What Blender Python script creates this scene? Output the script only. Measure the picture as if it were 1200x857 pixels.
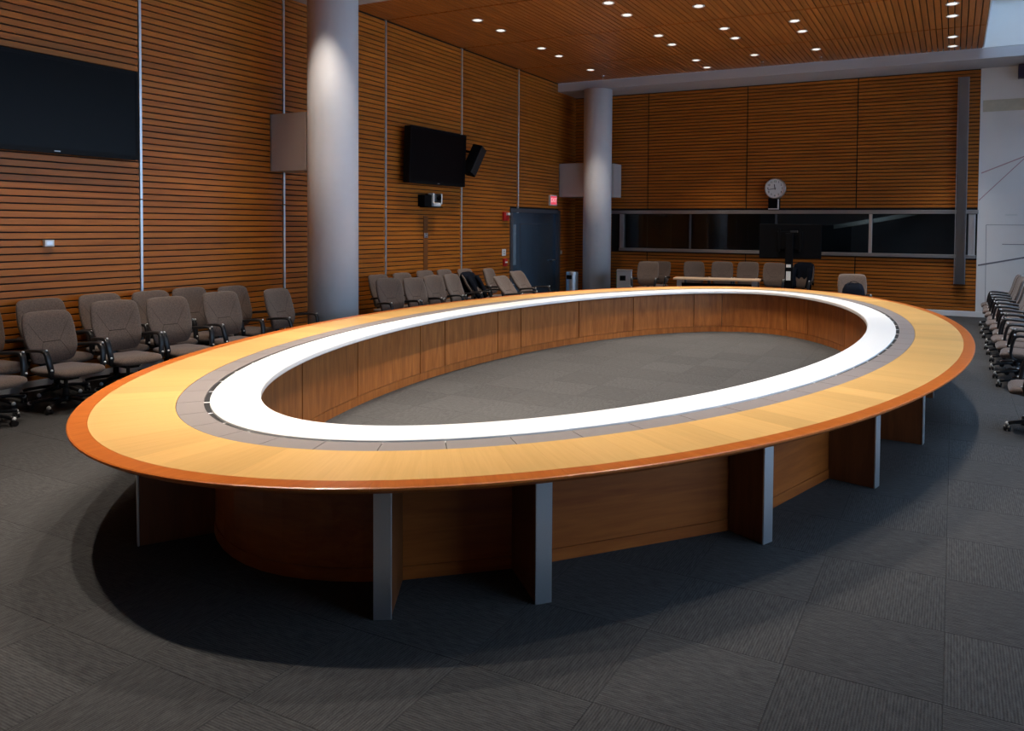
import bpy, bmesh, math, random
from mathutils import Vector, Matrix
random.seed(7)
PI = math.pi
scene = bpy.context.scene
for o in list(bpy.data.objects):
    bpy.data.objects.remove(o)
C = scene.collection

# ------------------------------------------------------------------ camera
cam_data = bpy.data.cameras.new('camera')
cam_data.sensor_fit = 'HORIZONTAL'
cam_data.sensor_width = 36.0
cam_data.lens = 907.307 / 1200 * 36.0
cam_data.shift_x = (600 - 665.156) / 1200
cam_data.shift_y = (293.786 - 428.5) / 1200
cam_data.clip_start = 0.05
cam_data.clip_end = 200
cam = bpy.data.objects.new('camera', cam_data)
C.objects.link(cam)
r_ = Vector((0.89475135, 0.44649092, 0.00811652))
u_ = Vector((-0.02136543, 0.02464675, 0.99946789))
w_ = Vector((-0.44605329, 0.89444865, -0.03159218))
cam.matrix_world = Matrix(((r_.x, u_.x, -w_.x, 0), (r_.y, u_.y, -w_.y, 0), (r_.z, u_.z, -w_.z, 1.8523), (0, 0, 0, 1)))
scene.camera = cam

# ------------------------------------------------------------------ world, exposure
SKY_STRENGTH = 4.3
SPOT_W = 345.0
SPOT_CONE = 68.0
world = bpy.data.worlds.new('sky')
scene.world = world
world.use_nodes = True
bg = world.node_tree.nodes['Background']
bg.inputs[0].default_value = (0.48, 0.70, 1.0, 1)
bg.inputs[1].default_value = SKY_STRENGTH
vs = scene.view_settings
vs.view_transform = 'Standard'
vs.look = 'None'
vs.gamma = 1.0
vs.use_curve_mapping = False
vs.exposure = 0.0

# room constants (metres)
XL, XR = -8.985, 3.5          # left wall face, right wall face
YB, YR = 18.45, -3.5          # back wall face, rear wall face
ZC = 5.43                     # slatted ceiling
ZA = 6.34                     # skylight over the window aisle
XE = 0.455                    # right edge of the slatted ceiling
YF = 17.40                    # front of the back beam
STRIPS = [-3.07, -0.75, 1.57, 3.89, 6.21, 8.49, 10.81, 13.16, 15.45]

def portal(name, loc, rot, sx, sy):
    l = bpy.data.lights.new(name, 'AREA')
    l.shape = 'RECTANGLE'; l.size = sx; l.size_y = sy
    l.cycles.is_portal = True
    o = bpy.data.objects.new(name, l); C.objects.link(o)
    o.location = loc; o.rotation_euler = rot
portal('daylight_window', (XR + 0.28, 9.0, 2.6), (0, PI / 2, 0), 4.6, 15.1)
portal('daylight_skylight', ((XE + XR) / 2, 10.8, ZA + 0.25), (0, 0, 0), XR - XE, 13.2)

# ------------------------------------------------------------------ materials
MATS = {}
def new_mat(name):
    m = bpy.data.materials.new(name); m.use_nodes = True
    nt = m.node_tree
    return m, nt, nt.nodes['Principled BSDF']
def plain(name, col, rough=0.5, metal=0.0, noise=0.0, nscale=30.0, bump=0.0, spec=0.5, emit=None, estr=0.0):
    m, nt, b = new_mat(name)
    b.inputs['Base Color'].default_value = (*col, 1)
    b.inputs['Roughness'].default_value = rough
    b.inputs['Metallic'].default_value = metal
    b.inputs['Specular IOR Level'].default_value = spec
    if emit:
        b.inputs['Emission Color'].default_value = (*emit, 1)
        b.inputs['Emission Strength'].default_value = estr
    if noise or bump:
        tc = nt.nodes.new('ShaderNodeTexCoord')
        n = nt.nodes.new('ShaderNodeTexNoise'); n.inputs['Scale'].default_value = nscale; n.inputs['Detail'].default_value = 4
        nt.links.new(tc.outputs['Object'], n.inputs['Vector'])
        if noise:
            mx = nt.nodes.new('ShaderNodeMix'); mx.data_type = 'RGBA'
            mx.inputs['A'].default_value = (*[c * (1 - noise) for c in col], 1)
            mx.inputs['B'].default_value = (*[min(1, c * (1 + noise)) for c in col], 1)
            nt.links.new(n.outputs['Fac'], mx.inputs['Factor'])
            nt.links.new(mx.outputs['Result'], b.inputs['Base Color'])
        if bump:
            bp = nt.nodes.new('ShaderNodeBump'); bp.inputs['Strength'].default_value = bump; bp.inputs['Distance'].default_value = 0.004
            nt.links.new(n.outputs['Fac'], bp.inputs['Height'])
            nt.links.new(bp.outputs['Normal'], b.inputs['Normal'])
    MATS[name] = m
    return m
def wood(name, dark, light, scale, rough=0.4, vary=0.18, coat=0.0, spec=0.5):
    """grain is short along the axes with a large scale; tone differs from piece to piece"""
    m, nt, b = new_mat(name)
    N = nt.nodes.new; L = nt.links.new
    tc = N('ShaderNodeTexCoord'); mp = N('ShaderNodeMapping'); mp.inputs['Scale'].default_value = scale
    oi = N('ShaderNodeObjectInfo')
    add = N('ShaderNodeVectorMath'); add.operation = 'ADD'
    mul = N('ShaderNodeMath'); mul.operation = 'MULTIPLY'; mul.inputs[1].default_value = 37.0
    L(oi.outputs['Random'], mul.inputs[0])
    L(tc.outputs['Object'], mp.inputs['Vector']); L(mp.outputs['Vector'], add.inputs[0]); L(mul.outputs[0], add.inputs[1])
    n1 = N('ShaderNodeTexNoise'); n1.inputs['Scale'].default_value = 1.0; n1.inputs['Detail'].default_value = 6; n1.inputs['Distortion'].default_value = 0.6
    L(add.outputs[0], n1.inputs['Vector'])
    n2 = N('ShaderNodeTexNoise'); n2.inputs['Scale'].default_value = 4.0; n2.inputs['Detail'].default_value = 3
    L(add.outputs[0], n2.inputs['Vector'])
    mixn = N('ShaderNodeMath'); mixn.operation = 'MULTIPLY_ADD'; mixn.inputs[1].default_value = 0.35
    L(n2.outputs['Fac'], mixn.inputs[0]); L(n1.outputs['Fac'], mixn.inputs[2])
    mr = N('ShaderNodeMapRange'); mr.inputs['From Min'].default_value = 0.45; mr.inputs['From Max'].default_value = 0.9
    L(mixn.outputs[0], mr.inputs['Value'])
    mx = N('ShaderNodeMix'); mx.data_type = 'RGBA'
    mx.inputs['A'].default_value = (*dark, 1); mx.inputs['B'].default_value = (*light, 1)
    L(mr.outputs['Result'], mx.inputs['Factor'])
    hs = N('ShaderNodeHueSaturation')
    vr = N('ShaderNodeMapRange'); vr.inputs['To Min'].default_value = 1 - vary; vr.inputs['To Max'].default_value = 1 + vary
    L(oi.outputs['Random'], vr.inputs['Value']); L(vr.outputs['Result'], hs.inputs['Value'])
    L(mx.outputs['Result'], hs.inputs['Color']); L(hs.outputs['Color'], b.inputs['Base Color'])
    b.inputs['Roughness'].default_value = rough
    b.inputs['Coat Weight'].default_value = coat
    b.inputs['Coat Roughness'].default_value = 0.15
    b.inputs['Specular IOR Level'].default_value = spec
    MATS[name] = m
    return m
SLAT = wood('cherry_slat', (0.35, 0.100, 0.010), (0.53, 0.170, 0.019), (14, 0.9, 14), 0.42, 0.10, spec=0.35)
SLATB = wood('cherry_slat_back_wall', (0.35, 0.100, 0.010), (0.53, 0.170, 0.019), (0.9, 14, 14), 0.42, 0.06, spec=0.35)
SLATC = wood('cherry_ceiling_slat', (0.36, 0.105, 0.016), (0.52, 0.165, 0.028), (14, 0.9, 14), 0.45, 0.10)
VENEER = wood('light_maple_veneer', (0.625, 0.360, 0.118), (0.69, 0.412, 0.148), (2.0, 45, 20), 0.33, 0.10)
RIMW = wood('cherry_rim', (0.42, 0.095, 0.014), (0.54, 0.150, 0.024), (3, 30, 30), 0.30, 0.04)
PANELW = wood('cherry_panel', (0.31, 0.090, 0.018), (0.53, 0.185, 0.042), (16, 16, 2.0), 0.38, 0.10)
SKIRTW = wood('cherry_skirt', (0.29, 0.068, 0.011), (0.44, 0.122, 0.021), (1.6, 20, 20), 0.36, 0.05)
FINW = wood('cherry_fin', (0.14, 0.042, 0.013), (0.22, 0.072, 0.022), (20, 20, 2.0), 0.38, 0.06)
DESKW = wood('pale_desk_wood', (0.50, 0.35, 0.23), (0.62, 0.45, 0.31), (2, 30, 30), 0.35, 0.03)
DARK = plain('dark_backing', (0.012, 0.009, 0.008), 0.9)
WHITE_TOP = plain('white_laminate', (0.88, 0.88, 0.87), 0.30)
GREY_TOP = plain('grey_laminate', (0.235, 0.205, 0.195), 0.45, noise=0.06, nscale=200)
SLOTB = plain('slot_black', (0.008, 0.008, 0.009), 0.7)
STEEL = plain('brushed_steel', (0.78, 0.80, 0.83), 0.38, 1.0, noise=0.06, nscale=120)
STEEL_D = plain('dull_steel', (0.40, 0.41, 0.43), 0.42, 0.9)
WHITEP = plain('white_plaster', (0.86, 0.84, 0.82), 0.8, noise=0.02, nscale=6)
COLP = plain('column_paint', (0.80, 0.79, 0.81), 0.55, noise=0.03, nscale=8)
BOXP = plain('speaker_cloth', (0.50, 0.46, 0.45), 0.85, noise=0.05, nscale=90)
BEAMP = plain('beam_paint', (0.52, 0.50, 0.52), 0.75, noise=0.02, nscale=5)
BLACKP = plain('black_plastic', (0.014, 0.014, 0.016), 0.35)
BLACKM = plain('black_matte', (0.005, 0.005, 0.006), 0.7, spec=0.05)
SCREEN = plain('screen_glass', (0.003, 0.003, 0.004), 0.30, spec=0.10)
CHROME = plain('chrome', (0.80, 0.80, 0.82), 0.18, 1.0)
RED = plain('alarm_red', (0.50, 0.02, 0.02), 0.4)
WHITEPL = plain('white_plastic', (0.72, 0.72, 0.72), 0.45)
GREENP = plain('green_plastic', (0.10, 0.20, 0.11), 0.5)
DOORB = plain('blue_steel_door', (0.17, 0.28, 0.40), 0.26, 0.85, noise=0.10, nscale=3)
DOORF = plain('dark_door_frame', (0.10, 0.11, 0.135), 0.45, 0.5)
EXITR = plain('exit_red', (0.7, 0.08, 0.10), 0.5, emit=(1.0, 0.09, 0.14), estr=0.6)
EXITW = plain('exit_letter', (0.9, 0.6, 0.6), 0.5, emit=(1.0, 0.45, 0.5), estr=0.8)
LENS = plain('lamp_lens', (0.9, 0.9, 0.88), 0.4, emit=(1.0, 0.95, 0.86), estr=0.95)
REDLINE = plain('red_line', (0.56, 0.36, 0.37), 0.7)
GREYLINE = plain('grey_line', (0.20, 0.19, 0.21), 0.7)
TANBAND = plain('tan_band', (0.62, 0.57, 0.45), 0.8, noise=0.15, nscale=9)
DENIM = plain('dark_cloth', (0.007, 0.009, 0.015), 0.9, spec=0.08, noise=0.3, nscale=30, bump=0.4)
PAPER = plain('paper_label', (0.75, 0.75, 0.73), 0.7)
BOOTH = plain('booth_wall', (0.10, 0.10, 0.11), 0.9)
BOOTHP = plain('booth_pale', (0.40, 0.38, 0.33), 0.8)

def fabric():
    m, nt, b = new_mat('taupe_fabric')
    N = nt.nodes.new; L = nt.links.new
    tc = N('ShaderNodeTexCoord')
    n = N('ShaderNodeTexNoise'); n.inputs['Scale'].default_value = 85; n.inputs['Detail'].default_value = 3
    L(tc.outputs['Object'], n.inputs['Vector'])
    v = N('ShaderNodeTexVoronoi'); v.inputs['Scale'].default_value = 190
    L(tc.outputs['Object'], v.inputs['Vector'])
    mx = N('ShaderNodeMix'); mx.data_type = 'RGBA'
    mx.inputs['A'].default_value = (0.030, 0.020, 0.015, 1); mx.inputs['B'].default_value = (0.225, 0.152, 0.115, 1)
    L(n.outputs['Fac'], mx.inputs['Factor']); L(mx.outputs['Result'], b.inputs['Base Color'])
    bp = N('ShaderNodeBump'); bp.inputs['Strength'].default_value = 0.35; bp.inputs['Distance'].default_value = 0.003
    L(v.outputs['Distance'], bp.inputs['Height']); L(bp.outputs['Normal'], b.inputs['Normal'])
    b.inputs['Roughness'].default_value = 0.9
    b.inputs['Sheen Weight'].default_value = 0.25
    return m
FABRIC = fabric()
FABRIC_DK = plain('fabric_seam', (0.075, 0.056, 0.047), 0.95, spec=0.1)

def carpet():
    m, nt, b = new_mat('ribbed_carpet')
    N = nt.nodes.new; L = nt.links.new
    tc = N('ShaderNodeTexCoord')
    oi = N('ShaderNodeObjectInfo')
    w = N('ShaderNodeTexWave'); w.wave_type = 'BANDS'; w.bands_direction = 'X'
    w.inputs['Scale'].default_value = 26.0; w.inputs['Distortion'].default_value = 1.2; w.inputs['Detail'].default_value = 2; w.inputs['Detail Scale'].default_value = 3.0
    L(tc.outputs['UV'], w.inputs['Vector'])
    mp = N('ShaderNodeMapping'); mp.inputs['Scale'].default_value = (70, 14, 1)
    L(tc.outputs['UV'], mp.inputs['Vector'])
    n = N('ShaderNodeTexNoise'); n.inputs['Scale'].default_value = 1.0; n.inputs['Detail'].default_value = 4
    L(mp.outputs['Vector'], n.inputs['Vector'])
    n2 = N('ShaderNodeTexNoise'); n2.inputs['Scale'].default_value = 130; n2.inputs['Detail'].default_value = 2
    L(tc.outputs['Object'], n2.inputs['Vector'])
    a1 = N('ShaderNodeMath'); a1.operation = 'MULTIPLY_ADD'; a1.inputs[1].default_value = 0.34
    L(w.outputs['Fac'], a1.inputs[0]); L(n.outputs['Fac'], a1.inputs[2])
    a2 = N('ShaderNodeMath'); a2.operation = 'MULTIPLY_ADD'; a2.inputs[1].default_value = 0.45
    L(n2.outputs['Fac'], a2.inputs[0]); L(a1.outputs[0], a2.inputs[2])
    mr = N('ShaderNodeMapRange'); mr.inputs['From Min'].default_value = 0.45; mr.inputs['From Max'].default_value = 1.35
    L(a2.outputs[0], mr.inputs['Value'])
    mx = N('ShaderNodeMix'); mx.data_type = 'RGBA'
    mx.inputs['A'].default_value = (0.022, 0.021, 0.021, 1); mx.inputs['B'].default_value = (0.084, 0.081, 0.079, 1)
    L(mr.outputs['Result'], mx.inputs['Factor'])
    hs = N('ShaderNodeHueSaturation'); vr = N('ShaderNodeMapRange')
    vr.inputs['To Min'].default_value = 0.92; vr.inputs['To Max'].default_value = 1.08
    L(oi.outputs['Random'], vr.inputs['Value']); L(vr.outputs['Result'], hs.inputs['Value'])
    L(mx.outputs['Result'], hs.inputs['Color']); L(hs.outputs['Color'], b.inputs['Base Color'])
    bp = N('ShaderNodeBump'); bp.inputs['Strength'].default_value = 0.6; bp.inputs['Distance'].default_value = 0.004
    L(a2.outputs[0], bp.inputs['Height']); L(bp.outputs['Normal'], b.inputs['Normal'])
    b.inputs['Roughness'].default_value = 0.95
    b.inputs['Specular IOR Level'].default_value = 0.2
    return m
CARPET = carpet()

def glass(name, tint, refl):
    m = bpy.data.materials.new(name); m.use_nodes = True
    nt = m.node_tree; nt.nodes.clear()
    N = nt.nodes.new; L = nt.links.new
    out = N('ShaderNodeOutputMaterial'); mix = N('ShaderNodeMixShader')
    tr = N('ShaderNodeBsdfTransparent'); tr.inputs[0].default_value = (*tint, 1)
    gl = N('ShaderNodeBsdfGlossy'); gl.inputs['Roughness'].default_value = 0.02
    fr = N('ShaderNodeFresnel'); fr.inputs['IOR'].default_value = refl
    L(fr.outputs[0], mix.inputs[0]); L(tr.outputs[0], mix.inputs[1]); L(gl.outputs[0], mix.inputs[2]); L(mix.outputs[0], out.inputs[0])
    return m
GLASS_DK = glass('smoked_glass', (0.55, 0.62, 0.66), 1.5)
GLASS = glass('clear_glass', (0.94, 0.96, 0.97), 1.45)

# ------------------------------------------------------------------ helpers
def obj(name, bm, mat, parent=None, smooth=False, loc=None, rotz=0.0):
    me = bpy.data.meshes.new(name)
    bmesh.ops.recalc_face_normals(bm, faces=bm.faces[:])
    bm.to_mesh(me); bm.free()
    me.materials.append(mat)
    if smooth:
        me.polygons.foreach_set('use_smooth', [True] * len(me.polygons))
        me.update()
    return link(name, me, parent, loc, rotz)
def link(name, me, parent=None, loc=None, rotz=0.0):
    o = bpy.data.objects.new(name, me)
    C.objects.link(o)
    if parent is not None:
        o.parent = parent
    if loc is not None:
        o.location = loc
    o.rotation_euler = (0, 0, rotz)
    return o
def tag(o, label, cat, group=None):
    o['label'] = label; o['category'] = cat
    if group:
        o['group'] = group
    return o
def thing(name, label, cat, loc=(0, 0, 0), rotz=0.0, group=None):
    return tag(link(name, None, None, loc, rotz), label, cat, group)
def struct(o):
    o['kind'] = 'structure'
    return o
def stuff(o):
    o['kind'] = 'stuff'
    return o
def box(bm, x0, x1, y0, y1, z0, z1):
    v = [bm.verts.new((x, y, z)) for z in (z0, z1) for y in (y0, y1) for x in (x0, x1)]
    for f in ((0, 2, 3, 1), (4, 5, 7, 6), (0, 1, 5, 4), (2, 6, 7, 3), (0, 4, 6, 2), (1, 3, 7, 5)):
        bm.faces.new([v[i] for i in f])
    return v
def bxm(*a, bev=0.0, seg=2):
    bm = bmesh.new(); box(bm, *a)
    if bev:
        bmesh.ops.bevel(bm, geom=bm.edges[:], offset=bev, segments=seg, affect='EDGES', profile=0.5)
    return bm
def cyl(bm, p, r, h, n=24, r2=None, axis='Z'):
    r2 = r if r2 is None else r2
    mat = Matrix.Translation(p)
    if axis == 'X':
        mat = mat @ Matrix.Rotation(PI / 2, 4, 'Y')
    elif axis == 'Y':
        mat = mat @ Matrix.Rotation(-PI / 2, 4, 'X')
    bmesh.ops.create_cone(bm, cap_ends=True, segments=n, radius1=r, radius2=r2, depth=h, matrix=mat @ Matrix.Translation((0, 0, h / 2)))
def lathe(bm, prof, n=24, m=None):
    """prof: list of (radius, z); closed with caps where radius > 0"""
    rings = []
    for r, z in prof:
        rings.append([bm.verts.new((r * math.cos(2 * PI * i / n), r * math.sin(2 * PI * i / n), z)) for i in range(n)])
    for a, b in zip(rings, rings[1:]):
        for i in range(n):
            bm.faces.new((a[i], a[(i + 1) % n], b[(i + 1) % n], b[i]))
    bm.faces.new(rings[0][::-1]); bm.faces.new(rings[-1])
    if m is not None:
        bmesh.ops.transform(bm, matrix=m, verts=[v for rg in rings for v in rg])
def loft(bm, loops):
    rings = [[bm.verts.new(p) for p in lp] for lp in loops]
    n = len(rings[0])
    for a, b in zip(rings, rings[1:]):
        for i in range(n):
            bm.faces.new((a[i], a[(i + 1) % n], b[(i + 1) % n], b[i]))
    bm.faces.new(rings[0][::-1]); bm.faces.new(rings[-1])
def sweep(bm, path, ra, rb, n=8, side=Vector((0, 1, 0))):
    loops = []
    P = [Vector(p) for p in path]
    for i, p in enumerate(P):
        t = (P[min(i + 1, len(P) - 1)] - P[max(i - 1, 0)]).normalized()
        s = (side - t * side.dot(t)).normalized(); u = s.cross(t)
        lp = []
        for k in range(n):
            a = 2 * PI * (k + 0.5) / n
            ca, sa = math.cos(a), math.sin(a)
            e = 0.6
            lp.append(p + s * (ra * math.copysign(abs(ca) ** e, ca)) + u * (rb * math.copysign(abs(sa) ** e, sa)))
        loops.append(lp)
    loft(bm, loops)
def text_mesh(body, size, depth=0.002):
    cu = bpy.data.curves.new('t', 'FONT'); cu.body = body; cu.size = size; cu.align_x = 'CENTER'; cu.align_y = 'CENTER'; cu.extrude = depth
    o = bpy.data.objects.new('t', cu); C.objects.link(o)
    dg = bpy.context.evaluated_depsgraph_get()
    me = bpy.data.meshes.new_from_object(o.evaluated_get(dg))
    bpy.data.objects.remove(o)
    return me

# ------------------------------------------------------------------ floor
T = 0.61
floor = struct(obj('floor', bxm(XL - 0.2, XR + 0.2, YR - 0.2, YB + 0.15, -0.2, -0.008), DARK))
def tile_bm(bm, x0, y0, along_x):
    """carpet tile with softened edge; UV in metres, u across the ribs"""
    uvl = bm.loops.layers.uv.verify()
    g, e = 0.0003, 0.0014
    lo = [(x0 + g, y0 + g), (x0 + T - g, y0 + g), (x0 + T - g, y0 + T - g), (x0 + g, y0 + T - g)]
    hi = [(x0 + e, y0 + e), (x0 + T - e, y0 + e), (x0 + T - e, y0 + T - e), (x0 + e, y0 + T - e)]
    a = [bm.verts.new((*p, -0.008)) for p in lo]; b = [bm.verts.new((*p, -0.002)) for p in lo]; c = [bm.verts.new((*p, 0)) for p in hi]
    fs = [bm.faces.new(c)]
    for i in range(4):
        j = (i + 1) % 4
        fs.append(bm.faces.new((a[i], a[j], b[j], b[i]))); fs.append(bm.faces.new((b[i], b[j], c[j], c[i])))
    for f in fs:
        for l in f.loops:
            x, y = l.vert.co.x, l.vert.co.y
            l[uvl].uv = (y, x) if along_x else (x, y)
tiles = []
TX0, TY0 = 0.0, 3.305
for i in range(-16, 7):
    for j in range(-12, 26):
        x0, y0 = TX0 + i * T, TY0 + j * T
        if x0 + T < XL or x0 > XR or y0 + T < YR or y0 > YB:
            continue
        tiles.append((x0, y0, (i + j) % 2))
def in_view(x, y):
    d = Vector((x, y, -1.8523)); z = d.dot(w_)
    if z < 0.5:
        return False
    px = 665.156 + 907.307 * d.dot(r_) / z; py = 293.786 - 907.307 * d.dot(u_) / z
    return -120 < px < 1320 and py < 1100
EX, EY, EA, EB, EROT = -3.1769, 8.3879, 3.3835, 6.1735, -0.0157
near = sorted([t for t in tiles if in_view(t[0] + T / 2, t[1] + T / 2)
               and ((t[0] - EX) / 3.9) ** 2 + ((t[1] - EY) / 6.7) ** 2 > 0.62 or ((t[0] - EX) / 2.6) ** 2 + ((t[1] - EY) / 5.4) ** 2 < 1],
              key=lambda t: (t[0] + T / 2) ** 2 + (t[1] + T / 2) ** 2)[:300]
tile_me = []
for k in (0, 1):
    bm = bmesh.new(); tile_bm(bm, -T / 2, -T / 2, k)
    bmesh.ops.recalc_face_normals(bm, faces=bm.faces[:])
    me = bpy.data.meshes.new('carpet_tile'); bm.to_mesh(me); bm.free(); me.materials.append(CARPET); tile_me.append(me)
for x0, y0, k in near:
    link('carpet_tile', tile_me[k], floor, (x0 + T / 2, y0 + T / 2, 0))
bm = bmesh.new(); ns = set(near)
for t in tiles:
    if t not in ns:
        tile_bm(bm, *t)
stuff(obj('carpet_tile_field', bm, CARPET, floor))

# ------------------------------------------------------------------ left wall: slats between steel strips
PITCH, GAP, ZG = 0.0783, 0.0155, 0.0924
DOOR_Y0, DOOR_Y1, DOOR_Z = 15.08, 17.53, 2.25
bm = bmesh.new()
box(bm, XL - 0.2, XL - 0.03, YR, DOOR_Y0, 0, ZC + 1.2)
box(bm, XL - 0.2, XL - 0.03, DOOR_Y1, YB + 0.15, 0, ZC + 1.2)
box(bm, XL - 0.2, XL - 0.03, DOOR_Y0, DOOR_Y1, DOOR_Z, ZC + 1.2)
wall_left = struct(obj('wall_left', bm, DARK))
rows = [(0.0, ZG - GAP / 2)]
k = 0
while ZG + k * PITCH + GAP / 2 < ZC:
    z0 = ZG + k * PITCH + GAP / 2
    rows.append((z0, min(z0 + PITCH - GAP, ZC)))
    k += 1
def slat_into(bm, y0, y1, z0, z1):
    c = 0.002
    v0 = [(XL - 0.03, z0), (XL - c, z0), (XL, z0 + c), (XL, z1 - c), (XL - c, z1), (XL - 0.03, z1)]
    loft(bm, [[(x, y, z) for x, z in v0] for y in (y0, y1)])
SW = 0.035
for bi, (a, b) in enumerate(zip(STRIPS, STRIPS[1:] + [YB])):
    y0, y1 = a + SW / 2 + 0.006, b - (SW / 2 + 0.006 if b != YB else 0)
    if 3.8 < a < 10.9:
        bm = bmesh.new(); ln = y1 - y0
        slat_into(bm, -ln / 2, ln / 2, -(PITCH - GAP) / 2, (PITCH - GAP) / 2)
        first = obj('slat', bm, SLAT, wall_left, loc=(0, (y0 + y1) / 2, (rows[1][0] + rows[1][1]) / 2))
        for z0, z1 in rows[2:-1]:
            link('slat', first.data, wall_left, (0, (y0 + y1) / 2, (z0 + z1) / 2))
        for z0, z1 in (rows[0], rows[-1]):
            if z1 - z0 > 0.01:
                bm = bmesh.new(); slat_into(bm, y0, y1, z0, z1); obj('slat', bm, SLAT, wall_left)
    else:
        bm = bmesh.new()
        for z0, z1 in rows:
            if z1 - z0 < 0.01:
                continue
            if a > 12 and z0 < DOOR_Z + 0.02:
                if b < YB and a < DOOR_Y0:
                    slat_into(bm, y0, min(y1, DOOR_Y0 - 0.0), z0, z1)
                elif b == YB:
                    slat_into(bm, DOOR_Y1, y1, z0, z1)
            else:
                slat_into(bm, y0, y1, z0, z1)
        stuff(obj('slat_panel', bm, SLAT, wall_left))
for y in STRIPS:
    lo = 2.14 if y > 15 else 0.1
    for z0, z1 in ((0.1, 2.135), (2.145, ZC)):
        if z0 < lo and y > 15:
            z0 = 2.30
            if z1 < 2.3:
                continue
        m = bxm(XL - 0.03, XL + 0.012, y - SW / 2, y + SW / 2, z0, z1, bev=0.003, seg=1)
        obj('steel_strip', m, STEEL, wall_left)

bm = bmesh.new(); box(bm, XL, XL + 0.012, YR, DOOR_Y0, 0, 0.115); box(bm, XL, XL + 0.012, DOOR_Y1, YB - 0.02, 0, 0.115)
struct(obj('baseboard_left', bm, WHITEP))
# door in the left wall
door = struct(link('door_1', None))
bm = bmesh.new()
box(bm, XL - 0.14, XL + 0.03, DOOR_Y0, DOOR_Y0 + 0.10, 0, DOOR_Z)
box(bm, XL - 0.14, XL + 0.03, DOOR_Y1 - 0.10, DOOR_Y1, 0, DOOR_Z)
box(bm, XL - 0.14, XL + 0.03, DOOR_Y0 + 0.1, DOOR_Y1 - 0.1, DOOR_Z - 0.09, DOOR_Z)
obj('door_frame', bm, DOORF, door)
leaf = obj('door_leaf', bxm(XL - 0.10, XL - 0.05, DOOR_Y0 + 0.095, DOOR_Y1 - 0.095, 0.0, DOOR_Z - 0.085, bev=0.004), DOORB, door)
obj('vision_panel', bxm(XL - 0.055, XL - 0.044, DOOR_Y0 + 0.22, DOOR_Y0 + 0.36, 0.95, 1.88, bev=0.003), plain('vision_glass', (0.30, 0.42, 0.52), 0.15, 0.6), leaf)
bm = bmesh.new()
for y0, y1, z0, z1 in ((15.62, 17.2, 1.885, 1.90), (15.62, 15.635, 0.3, 1.885)):
    box(bm, XL - 0.052, XL - 0.046, y0, y1, z0, z1)
obj('panel_groove', bm, DOORF, leaf)
bm = bmesh.new(); sweep(bm, [(XL - 0.05, 17.28, 1.0), (XL + 0.01, 17.28, 1.0), (XL + 0.01, 17.14, 1.0)], 0.012, 0.012, side=Vector((0, 0, 1)))
obj('door_handle', bm, STEEL, leaf)

# ------------------------------------------------------------------ back wall
WX0, WX1, WZ0, WZ1 = -7.70, 0.40, 1.30, 2.17
WR = 0.437
bm = bmesh.new()
yb0, yb1 = YB + 0.03, YB + 0.15
box(bm, XL - 0.2, WX0, yb0, yb1, 0, ZC + 1.2)
box(bm, WX0, WX1, yb0, yb1, 0, WZ0)
box(bm, WX0, WX1, yb0, yb1, WZ1, ZC + 1.2)
box(bm, WX1, WR, yb0, yb1, 0, ZC + 1.2)
wall_back = struct(obj('wall_back', bm, DARK))
seams = [XL, -6.95, -4.45, -1.98, WR]
def bslat(bm, x0, x1, z0, z1):
    c = 0.003
    v0 = [(YB + 0.03, z0), (YB + c, z0), (YB, z0 + c), (YB, z1 - c), (YB + c, z1), (YB + 0.03, z1)]
    loft(bm, [[(x, y, z) for y, z in v0] for x in (x0, x1)])
for a, b in zip(seams, seams[1:]):
    x0, x1 = a + (0.012 if a > XL else 0.0), b - (0.012 if b < WR else 0)
    bm = bmesh.new()
    z = 0.125
    while z < 5.21:
        z1 = min(z + PITCH - 0.018, 5.215)
        if z1 < 1.235 or z > 2.285:
            bslat(bm, x0, x1, z, z1)
        elif a == XL:
            bslat(bm, x0, -7.95, z, z1)
        z += PITCH
    stuff(obj('slat_panel', bm, SLATB, wall_back))
struct(obj('baseboard_back', bxm(XL, XR, YB - 0.012, YB + 0.03, 0.0, 0.115, bev=0.004), WHITEP))
# white wall to the right of the slatted part
bm = bmesh.new(); box(bm, WR + 0.002, XR + 0.2, YB - 0.006, YB + 0.15, 0, 5.22)
struct(obj('wall_upper_right', bxm(XE + 0.004, XR + 0.2, YF, YB + 0.15, 5.435, ZA + 0.3), WHITEP))
wall_white = struct(obj('wall_back_right', bm, WHITEP))
def stroke(name, x0, z0, x1, z1, w, mat):
    d = Vector((x1 - x0, 0, z1 - z0)); L = d.length
    bm = bmesh.new(); box(bm, 0, L, -0.004, 0, -w / 2, w / 2)
    o = obj(name, bm, mat, wall_white, loc=(x0, YB - 0.006, z0)); o.rotation_euler = (0, -math.atan2(d.z, d.x), 0)
stroke('painted_line', 0.487, 3.034, 2.0, 3.67, 0.022, REDLINE)
stroke('painted_line', 0.452, 2.462, 1.9, 4.00, 0.016, REDLINE)
stroke('painted_line', 0.466, 1.097, 2.6, 1.567, 0.030, GREYLINE)
stroke('painted_line', 0.90, 1.55, 2.2, 1.545, 0.012, GREYLINE)
stroke('pale_band', 0.487, 4.43, 2.4, 4.44, 0.24, TANBAND)
stroke('glare_strip', 0.944, 2.158, 1.165, 2.158, 0.035, PAPER)  # pale strip painted in for glare on the white wall
stroke('panel_joint', 0.62, 0.12, 0.60, 1.95, 0.008, GREYLINE)
stroke('panel_joint', 0.60, 1.95, 1.9, 1.95, 0.008, GREYLINE)

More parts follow.
